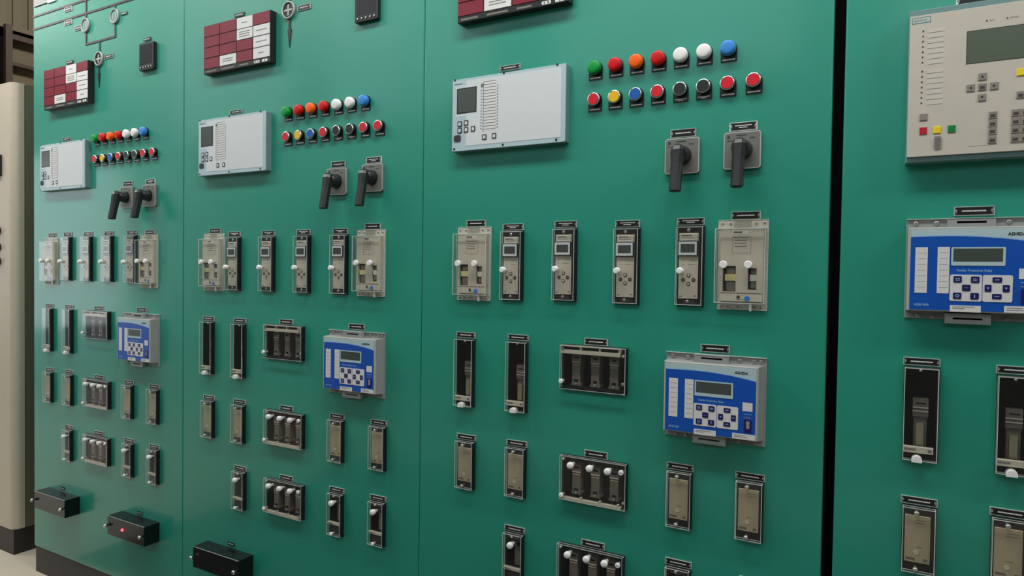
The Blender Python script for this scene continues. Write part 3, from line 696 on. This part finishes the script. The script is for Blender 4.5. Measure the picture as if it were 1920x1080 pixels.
def make_button(color, lines=1):
    def mk():
        o = empty('push_button'); mb = MB(); lampbase(mb, lines, len(color) + 2); mb.build('legend_plate', o)
        mb = MB(); mb.lathe(0, 0, [(.0138, .0022), (.0138, .0100)], 'black_plastic', 24)
        mb.lathe(0, 0, [(.0146, .0100), (.0150, .0125), (.0144, .0145), (.0126, .0147)], 'silver', 28, cap=False); mb.build('bezel', o)
        mb = MB(); mb.lathe(0, 0, [(.0126, .0110), (.0126, .0138), (.0118, .0145)], color, 28); mb.build('cap', o)
        return o
    return mk
def make_annun():
    o = at('alarm_annunciator', .104)
    mb = MB(*OFF); mb.box(-.1345, .1730, -.1835, -.0280, 0, .0235, 'black_plastic', bev=.001)
    for k, (a, c) in enumerate(((-.124, -.074), (-.049, .012), (.036, .076))):
        mb.dashes(a, c, -.1765, .0045, .0236, 'grey_key', gap=.0006, wmin=.002, wmax=.004, seed=71 + k)
    mb.rbox(.103, .127, -.1800, -.1725, .0235, .0238, 'white_print', .002); mb.rbox(.138, .162, -.1800, -.1725, .0235, .0238, 'white_print', .002)
    mb.cyl(.110, -.1762, .0022, .0238, .0240, 'black_plastic', 10); mb.cyl(.120, -.1762, .0022, .0238, .0240, 'black_plastic', 10); mb.cyl(.150, -.1762, .0022, .0238, .0240, 'black_plastic', 10)
    mb.build('housing', o)
    xs = [(-.1330, -.0590), (-.0555, .0205), (.0245, .0955), (.0995, .1715)]
    zs = [(-.0645, -.0305), (-.0985, -.0665), (-.1330, -.1010), (-.1675, -.1355)]
    white = {(1, 3), (2, 0), (2, 1), (3, 1), (3, 2), (3, 3)}
    for ci, (x0, x1) in enumerate(xs):
        for ri, (z0, z1) in enumerate(zs):
            w_ = (ci, ri) in white
            mb = MB(*OFF); mb.box(x0, x1, z0, z1, .0235, .0250, 'white_cell' if w_ else 'maroon_cell', bev=.0005)
            if w_:
                n = {(2, 1): 3, (1, 3): 2}.get((ci, ri), 1); c = (x0 + x1) / 2; zc = (z0 + z1) / 2
                hw = .012 if (ci, ri) in ((2, 0), (3, 3)) else .024
                for q in range(n): mb.dashes(c - hw, c + hw, zc + (n - 1) * .0035 - q * .0070, .0030, .0250, 'grey_print', gap=.0008, seed=ci * 9 + ri + q)
            wo = mb.build('window_tile', o)
            if w_: wo['label'] = 'white window tile'
    return o
def make_meter():
    o = at('panel_meter', .0)
    mb = MB(); mb.rbox(-.0415, .0415, -.0475, .0475, 0, .013, 'near_black', .004, bev=.0015); mb.build('housing', o)
    mb = MB(); mb.box(-.0335, .0335, -.0275, .0400, .0130, .0134, 'black_gloss'); mb.build('display', o)
    for k in range(5):
        mb = MB(); mb.cyl(-.030 + .0150 * k, -.0375, .0042, .0130, .0140, 'black_plastic', 12); mb.rbox(-.030 + .0150 * k - .0022, -.030 + .0150 * k + .0022, -.0395, -.0355, .0140, .0143, 'white_print', .001); mb.build('button', o)
    return o
def make_block(led=False):
    def mk():
        o = at('terminal_block', 0)
        mb = MB(); mb.box(-.110, .110, -.034, .034, 0, .055, 'black_gloss', bev=.0012)
        mb.box(-.109, .109, .0332, .0344, .0540, .0554, 'plate_frame')  # pale strip paints the highlight along the top front edge
        mb.build('cover_box', o)
        for x in (-.104, .100):
            mb = MB(); mb.lathe(x, .001, [(.0035, .050), (.0035, .060), (.0062, .0605), (.0066, .068), (.0045, .0705)], 'silver', 14); mb.build('thumb_screw', o)
        if led:
            mb = MB(); mb.lathe(-.016, .000, [(.0050, .0550), (.0048, .0580), (.0030, .0605), (.0010, .0615)], 'led_red', 14); mb.build('indicator_light', o)
        return o
    return mk
def make_siemens():
    o = at('protection_relay', 0)     # absolute coordinates from its lower left corner at (3.1090, 1.4748)
    mb = MB(); mb.box(0, .232, 0, .2735, 0, .026, 'siemens_frame', bev=.001); mb.build('housing', o)
    D = .026
    mb = MB(); mb.box(.0015, .2305, .0092, .2620, D, D + .0040, 'siemens_beige', bev=.0006); D += .004
    mb.rbox(.0040, .0330, .2478, .2588, D, D + .0002, 'teal_print', .0008); mb.rbox(.0052, .0318, .2492, .2574, D + .0002, D + .0003, 'siemens_beige', .0006)
    mb.text('SIEMENS', .0066, .2513, .0052, D + .0004, 'teal_print', 1.05)
    for k in range(14):
        z = .2335 - k * .00935 - (.0066 if k > 6 else 0)
        mb.cyl(.0218, z, .0014, D, D + .0005, 'dark_print', 10)
        mb.box(.0290, .0545, z - .0042, z + .0030, D, D + .0002, 'siemens_strip'); mb.box(.0300, .0530, z - .0046, z - .0042, D, D + .0003, 'grey_key')
    for x, tx in ((.1152, 'RUN'), (.1440, 'ERROR')):
        mb.cyl(x, .2362, .0013, D, D + .0005, 'dark_print', 10); mb.text(tx, x + .004, .2348, .0038, D + .0002, 'grey_print')
    mb.box(.0940, .1200, .0218, .0222, D, D + .0002, 'grey_print')
    mb.build('front_plate', o)
    mb = MB(); mb.box(.0870, .2150, .1652, .2225, D, D + .0003, 'dark_print'); mb.box(.0880, .2140, .1660, .2212, D + .0003, D + .0005, 'lcd_olive'); mb.build('display', o)
    def key(x, z, w_, h_, m, sym=None):
        mb = MB(); mb.box(x - w_ / 2, x + w_ / 2, z - h_ / 2, z + h_ / 2, D, D + .0015, m, bev=.0006); s_ = .0022
        T = {'u': [(-s_, -s_ * .8), (s_, -s_ * .8), (0, s_)], 'd': [(-s_, s_ * .8), (0, -s_), (s_, s_ * .8)], 'l': [(-s_, 0), (s_ * .8, -s_), (s_ * .8, s_)], 'r': [(-s_ * .8, -s_), (s_, 0), (-s_ * .8, s_)]}
        if sym in T: mb.prism([(x + a, z + c) for a, c in T[sym]], D + .0015, D + .0017, 'near_black')
        elif sym == '-': mb.box(x - w_ * .3, x + w_ * .3, z - h_ * .3, z + h_ * .1, D + .0015, D + .0017, 'dark_print')
        mb.build('key', o)
    for x, z, s_ in ((.1115, .1408, 'u'), (.0948, .1232, 'l'), (.1115, .1232, '-'), (.1285, .1230, 'r'), (.1115, .1050, 'd')): key(x, z, .0120, .0125, 'grey_key', s_)
    key(.0258, .0796, .0122, .0125, 'grey_key'); key(.0260, .0550, .0115, .0125, 'key_red'); key(.0470, .0548, .0115, .0125, 'key_yellow'); key(.0688, .0548, .0115, .0125, 'key_green')
    for z in (.0730, .0588, .0458, .0305): key(.1278, z, .0120, .0125, 'grey_key', '-')
    for cx in (.1598, .1735, .1872):
        for z in (.0735, .0592, .0450, .0300): key(cx, z, .0125, .0125, 'grey_key', '-')
    key(.1650, .1415, .0118, .0118, 'key_yellow'); key(.1655, .1035, .0118, .0118, 'grey_key', '-')
    mb = MB(); mb.rbox(.0425, .0540, .0210, .0440, D, D + .0018, 'grey_key', .004); mb.rbox(.0450, .0515, .0240, .0410, D + .0018, D + .0022, 'grey_print', .002); mb.build('port_cover', o)
    return o

# ------------------------------------------------------------------ mounting everything on the doors
ORD = ['first', 'second', 'third', 'fourth']
SHORT = ['leftmost green bay', 'second green bay', 'third green bay', 'rightmost green cabinet']
for i in range(3):
    B = SHORT[i]
    for k, (key, side) in enumerate((('arL', 'left'), ('arR', 'right'))):
        X, Z = TAB[key][i]
        place('aux', make_aux, X, Z - .103, 'large clear-covered beige relay with two white knobs, %s end of its row, %s' % (side, B), 'relay', 'large clear-covered auxiliary relays')
        np_(X, Z, 'above the %s large clear-covered relay in the %s' % (side, B), 1, h=.0165)
    for k in range(4):
        X, Z = TAB['tm%d' % (k + 1)][i]
        place('timer', make_timer, X, Z - .095, 'slim relay with display and white knob, %s from left of its four, %s' % (ORD[k], B), 'relay', 'slim relays with displays')
        np_(X, Z, 'above the %s slim display relay in the %s' % (ORD[k], B), 2)
    for k in range(2):
        X, Z = TAB['ta%d' % (k + 1)][i]
        place('tall', make_tall, X, Z - .0965, 'tall narrow black relay with clear cover, %s of the pair in the %s' % (['left', 'right'][k], B), 'relay', 'tall black flag relays')
        np_(X, Z, 'above the %s tall black relay in the %s' % (['left', 'right'][k], B), 1, h=.014)
    X, Z = TAB['trA'][i]; place('tripA', make_tripA, X, Z - .062, 'wide black triple relay, beige bar along its top, single lower-left knob, %s' % B, 'relay', 'wide triple relays')
    np_(X, Z, 'above the beige-barred triple relay in the %s' % B)
    X, Z = TAB['trB'][i]; place('tripB', make_tripB, X, Z - .062, 'wide triple relay with three white knobs, upper of the two in the %s' % B, 'relay', 'wide triple relays with knobs')
    np_(X, Z, 'above the upper three-knob relay in the %s' % B)
    X, Z = TAB['trC'][i]; place('tripB', make_tripB, X, Z - .062, 'wide triple relay with three white knobs, lower of the two in the %s' % B, 'relay', 'wide triple relays with knobs')
    np_(X, Z, 'above the lower three-knob relay in the %s' % B)
    X, Z = TAB['ash'][i]; place('blue', make_blue, X, Z - .104, 'blue fronted protection relay with keypad and small display, %s' % B, 'relay', 'blue protection relays')
    np_(X, Z, 'above the blue keypad relay in the %s' % B, 1, w=.060, h=.0160)
    for k in range(4):
        X, Z = TAB['sm%d' % (k + 1)][i]
        place('small', make_small, X, Z - .071, 'small plain beige-faced relay, %s from left in its row, %s' % (ORD[k], B), 'relay', 'small beige auxiliary relays')
        np_(X, Z, 'above the %s small beige relay in the %s' % (ORD[k], B), 1, h=.014)
    for k in range(3):
        X, Z = TAB['lv%d' % (k + 1)][i]
        place('lever', make_lever, X, Z - .071, 'small dark relay with one white knob, %s from left in its row, %s' % (ORD[k], B), 'relay', 'single hand-reset relays')
        np_(X, Z, 'above the %s single-knob relay in the %s' % (ORD[k], B), 1, h=.014)
    X, Z = TAB['wht'][i]; place('white', make_white, X, Z - .107, 'large white bay controller with small grey screen at its left, %s' % B, 'controller', 'white bay controllers')
    np_(X, Z, 'above the white controller in the %s' % B, 1, h=.0125)
    for k, key in enumerate(('sw1', 'sw2')):
        X, Z = TAB[key][i]
        place('switch', make_switch, X, Z - .0485, 'grey switch with black pistol handle, %s of the pair in the %s' % (['left', 'right'][k], B), 'switch', 'pistol-grip switches')
        np_(X, Z + .001, 'above the %s pistol-handle switch in the %s' % (['left', 'right'][k], B), 1 + k, w=.055, h=.0175, white=(k == 1))
    # signal lamps and push buttons, 50 mm pitch
    dz = (.006, .001, -.001)[i]; dzb = (.003, 0, 0)[i]; x0 = (.4925, 1.4995, 2.4905)[i]; pit = (.0497, .0506, .0494)[i]
    for k, (c, nm) in enumerate((('lamp_green', 'green'), ('lamp_red', 'red, next to the green one'), ('lamp_orange', 'orange'), ('lamp_red', 'red, right of the orange one'),
                                 ('lamp_white', 'white, left of the two'), ('lamp_white', 'white, right of the two'), ('lamp_blue', 'blue'))):
        place(('lamp', c), make_lamp(c), x0 + pit * k, 1.7365 + dz, 'round signal lamp, %s, %s' % (nm, B), 'lamp', 'signal lamps')
    for k, (c, nm) in enumerate((('cap_red', 'red, first at the left'), ('cap_yellow', 'yellow'), ('cap_blue', 'blue'), ('cap_red', 'red, right of the blue one'),
                                 ('cap_black', 'black, left of two'), ('cap_black', 'black, right of two'), ('cap_red', 'red, last but one'), ('cap_red', 'red, last at the right'))):
        place(('btn', c), make_button(c, 2 if c == 'cap_black' else 1), x0 + pit * k + (.002 if k == 7 else 0), 1.6635 + dzb, 'silver-ringed push button, %s, %s' % (nm, B), 'button', 'push buttons')
    # alarm annunciator
    X, Z = ((.2980, 2.0625), (1.2700, 2.0760), (2.2570, 2.0760))[i]
    place('annun', make_annun, X, Z - .104, 'black alarm window box with maroon and white tiles, top of the %s' % B, 'annunciator', 'alarm annunciators')
    if i < 2: np_(X + .008, Z - .008, 'over the alarm window box in the %s' % B, 1, w=.054, h=.015, frame=False)
for i in range(2):
    place('meter', make_meter, .8095 + i * 1.001, 2.0030, 'square black panel meter with a row of keys, %s' % SHORT[i], 'meter', 'panel meters')
np_(.799, 2.0665, 'above the square black meter in the leftmost green bay', 1, w=.048, h=.014, frame=False)
# black terminal boxes
place('block', make_block(), .262, .3365, 'long black box with silver thumb screws, at the left of the leftmost green bay', 'terminal box', 'black terminal boxes')
place('block_led', make_block(True), .762, .3335, 'long black box with a glowing red light, right of its twin', 'terminal box', 'black terminal boxes')
place('block', make_block(), 1.243, .3235, 'long black box cut by the bottom frame edge, second green bay', 'terminal box', 'black terminal boxes')
for (x, z), t in (((.2519, .3835), 'above the long black box at left in the leftmost bay'), ((.7605, .3805), 'above the long black box with the red light'), ((1.2508, .3720), 'above the long black box in the second green bay')):
    np_(x, z, t, 1, w=.040, h=.013, frame=False)
# rightmost cabinet
B = SHORT[3]
o = make_siemens(); o.location = (3.1090, 0, 1.4748); tag(o, 'large beige protection relay with arrow keys and olive screen, top of rightmost cabinet', 'relay')
np_(3.2100, 1.7640, 'above the large beige relay in the rightmost cabinet', 1, w=.058, h=.022, white=True)
X, Z = TAB['ash'][3]; place('blue', make_blue, X, Z - .104, 'blue fronted protection relay in the rightmost cabinet, cut by the frame edge', 'relay', 'blue protection relays')
np_(X, Z, 'above the blue relay in the rightmost cabinet', 1, w=.060, h=.0160)
for k in range(2):
    X, Z = TAB['ta%d' % (k + 1)][3]
    place('tall', make_tall, X, Z - .0965, 'tall narrow black relay in the rightmost cabinet, %s' % ['left of its pair', 'cut by the right frame edge'][k], 'relay', 'tall black flag relays')
    np_(X, Z, 'above the %s tall black relay in the rightmost cabinet' % ['left', 'right'][k], 1, h=.014)
    X, Z = TAB['sm%d' % (k + 1)][3]
    place('small', make_small, X, Z - .071, 'small beige-faced relay in the rightmost cabinet, %s' % ['left of its pair', 'cut by the frame corner'][k], 'relay', 'small beige auxiliary relays')
    np_(X, Z, 'above the %s small beige relay in the rightmost cabinet' % ['left', 'right'][k], 1, h=.014)

# mimic diagram
def strip(name, segs, label):
    mb = MB()
    for (x0, x1, z0, z1) in segs: mb.box(x0, x1, z0, z1, 0.0001, .0022, 'mimic_maroon')
    return tag(mb.build(name), label, 'mimic strip')
strip('mimic_busbar', [(.036, .998, 2.2705, 2.2775)], 'upper dark maroon busbar strip across the top of the leftmost green bay')
strip('mimic_busbar', [(.036, .998, 2.2195, 2.2265)], 'lower dark maroon busbar strip across the top of the leftmost green bay')
strip('mimic_line', [(.4120, .4200, 2.2045, 2.2195), (.4120, .4200, 2.2265, 2.2705), (.4120, .4200, 2.1030, 2.1500), (.4200, .6090, 2.1030, 2.1100), (.6012, .6090, 2.1100, 2.1520), (.6012, .6090, 2.2060, 2.2195), (.5012, .5090, 2.0655, 2.1030), (.4998, .5068, 1.985, 2.0115)],
      'dark forked mimic line joining the round indicators in the leftmost green bay')
strip('mimic_line', [(1.4970, 1.5045, 2.0695, 2.30), (1.4970, 1.5045, 1.985, 2.0165)], 'dark vertical mimic line at the top of the second green bay')
for X, t in ((.5033, 'leftmost green bay'), (1.5008, 'second green bay')):
    mb = MB(); mb.prism([(X, 1.932), (X + .0078, 1.986), (X - .0078, 1.986)], .0001, .0026, 'mimic_maroon')
    tag(mb.build('mimic_arrow'), 'dark pointed arrowhead pointing down at the end of the mimic line, %s' % t, 'mimic arrow', 'mimic arrows')
def make_ind(dark):
    def mk():
        o = empty('position_indicator')
        mb = MB(); mb.lathe(0, 0, [(.0265, 0), (.0265, .0060), (.0250, .0075), (.0225, .0075), (.0222, .0045)], 'plate_frame', 28, cap=False); mb.build('ring', o)
        mb = MB(); mb.cyl(0, 0, .0224, 0.001, .0045, 'near_black' if dark else 'siemens_frame', 28); mb.build('disc', o)
        mb = MB()
        if dark: mb.box(-.016, .016, -.0026, .0026, .0045, .0056, 'plate_frame'); mb.box(-.0026, .0026, -.016, .016, .0045, .0057, 'plate_frame')
        else:
            for s_ in (-1, 1): mb.box(s_ * .009 - .002, s_ * .009 + .002, -.010, .010, .0045, .0055, 'plate_frame')
        mb.build('pointer', o)
        return o
    return mk
place('ind_g', make_ind(False), .4168, 2.1772, 'round pale indicator on the left fork of the mimic, leftmost green bay', 'indicator', 'mimic position indicators')
place('ind_g', make_ind(False), .6055, 2.1790, 'round pale indicator on the right fork of the mimic, leftmost green bay', 'indicator', 'mimic position indicators')
place('ind_d', make_ind(True), .5050, 2.0385, 'round dark indicator with pale cross below the mimic fork, leftmost green bay', 'indicator', 'mimic position indicators')
place('ind_d', make_ind(True), 1.4985, 2.0430, 'round dark indicator with pale cross at the top of the second green bay', 'indicator', 'mimic position indicators')
G = 'mimic nameplates'
np_(.2950, 2.2600, 'between the two busbar strips in the leftmost bay', 1, w=.052, h=.018, white=True, grp=G)
np_(.2950, 2.2090, 'under the lower busbar strip in the leftmost bay', 1, w=.052, h=.018, white=True, grp=G)
np_(.3640, 2.1770, 'left of the left mimic indicator in the leftmost bay', 1, w=.052, h=.018, white=True, grp=G)
np_(.6610, 2.1800, 'right of the right mimic indicator in the leftmost bay', 1, w=.046, h=.0125, frame=False, grp=G)
np_(.5650, 2.0400, 'right of the dark mimic indicator in the leftmost bay', 1, w=.054, h=.0155, grp=G)
np_(1.5610, 2.0415, 'right of the mimic indicator in the second bay', 1, w=.054, h=.0155, grp=G)
mb = MB(); mb.box(.045, .160, 2.3120, 2.40, 0, .004, 'grey_housing'); mb.box(.150, .205, 2.3080, 2.40, .0005, .0045, 'white_cell')
tag(mb.build('door_plate'), 'grey and white plate at the very top left corner of the leftmost green bay', 'plate')
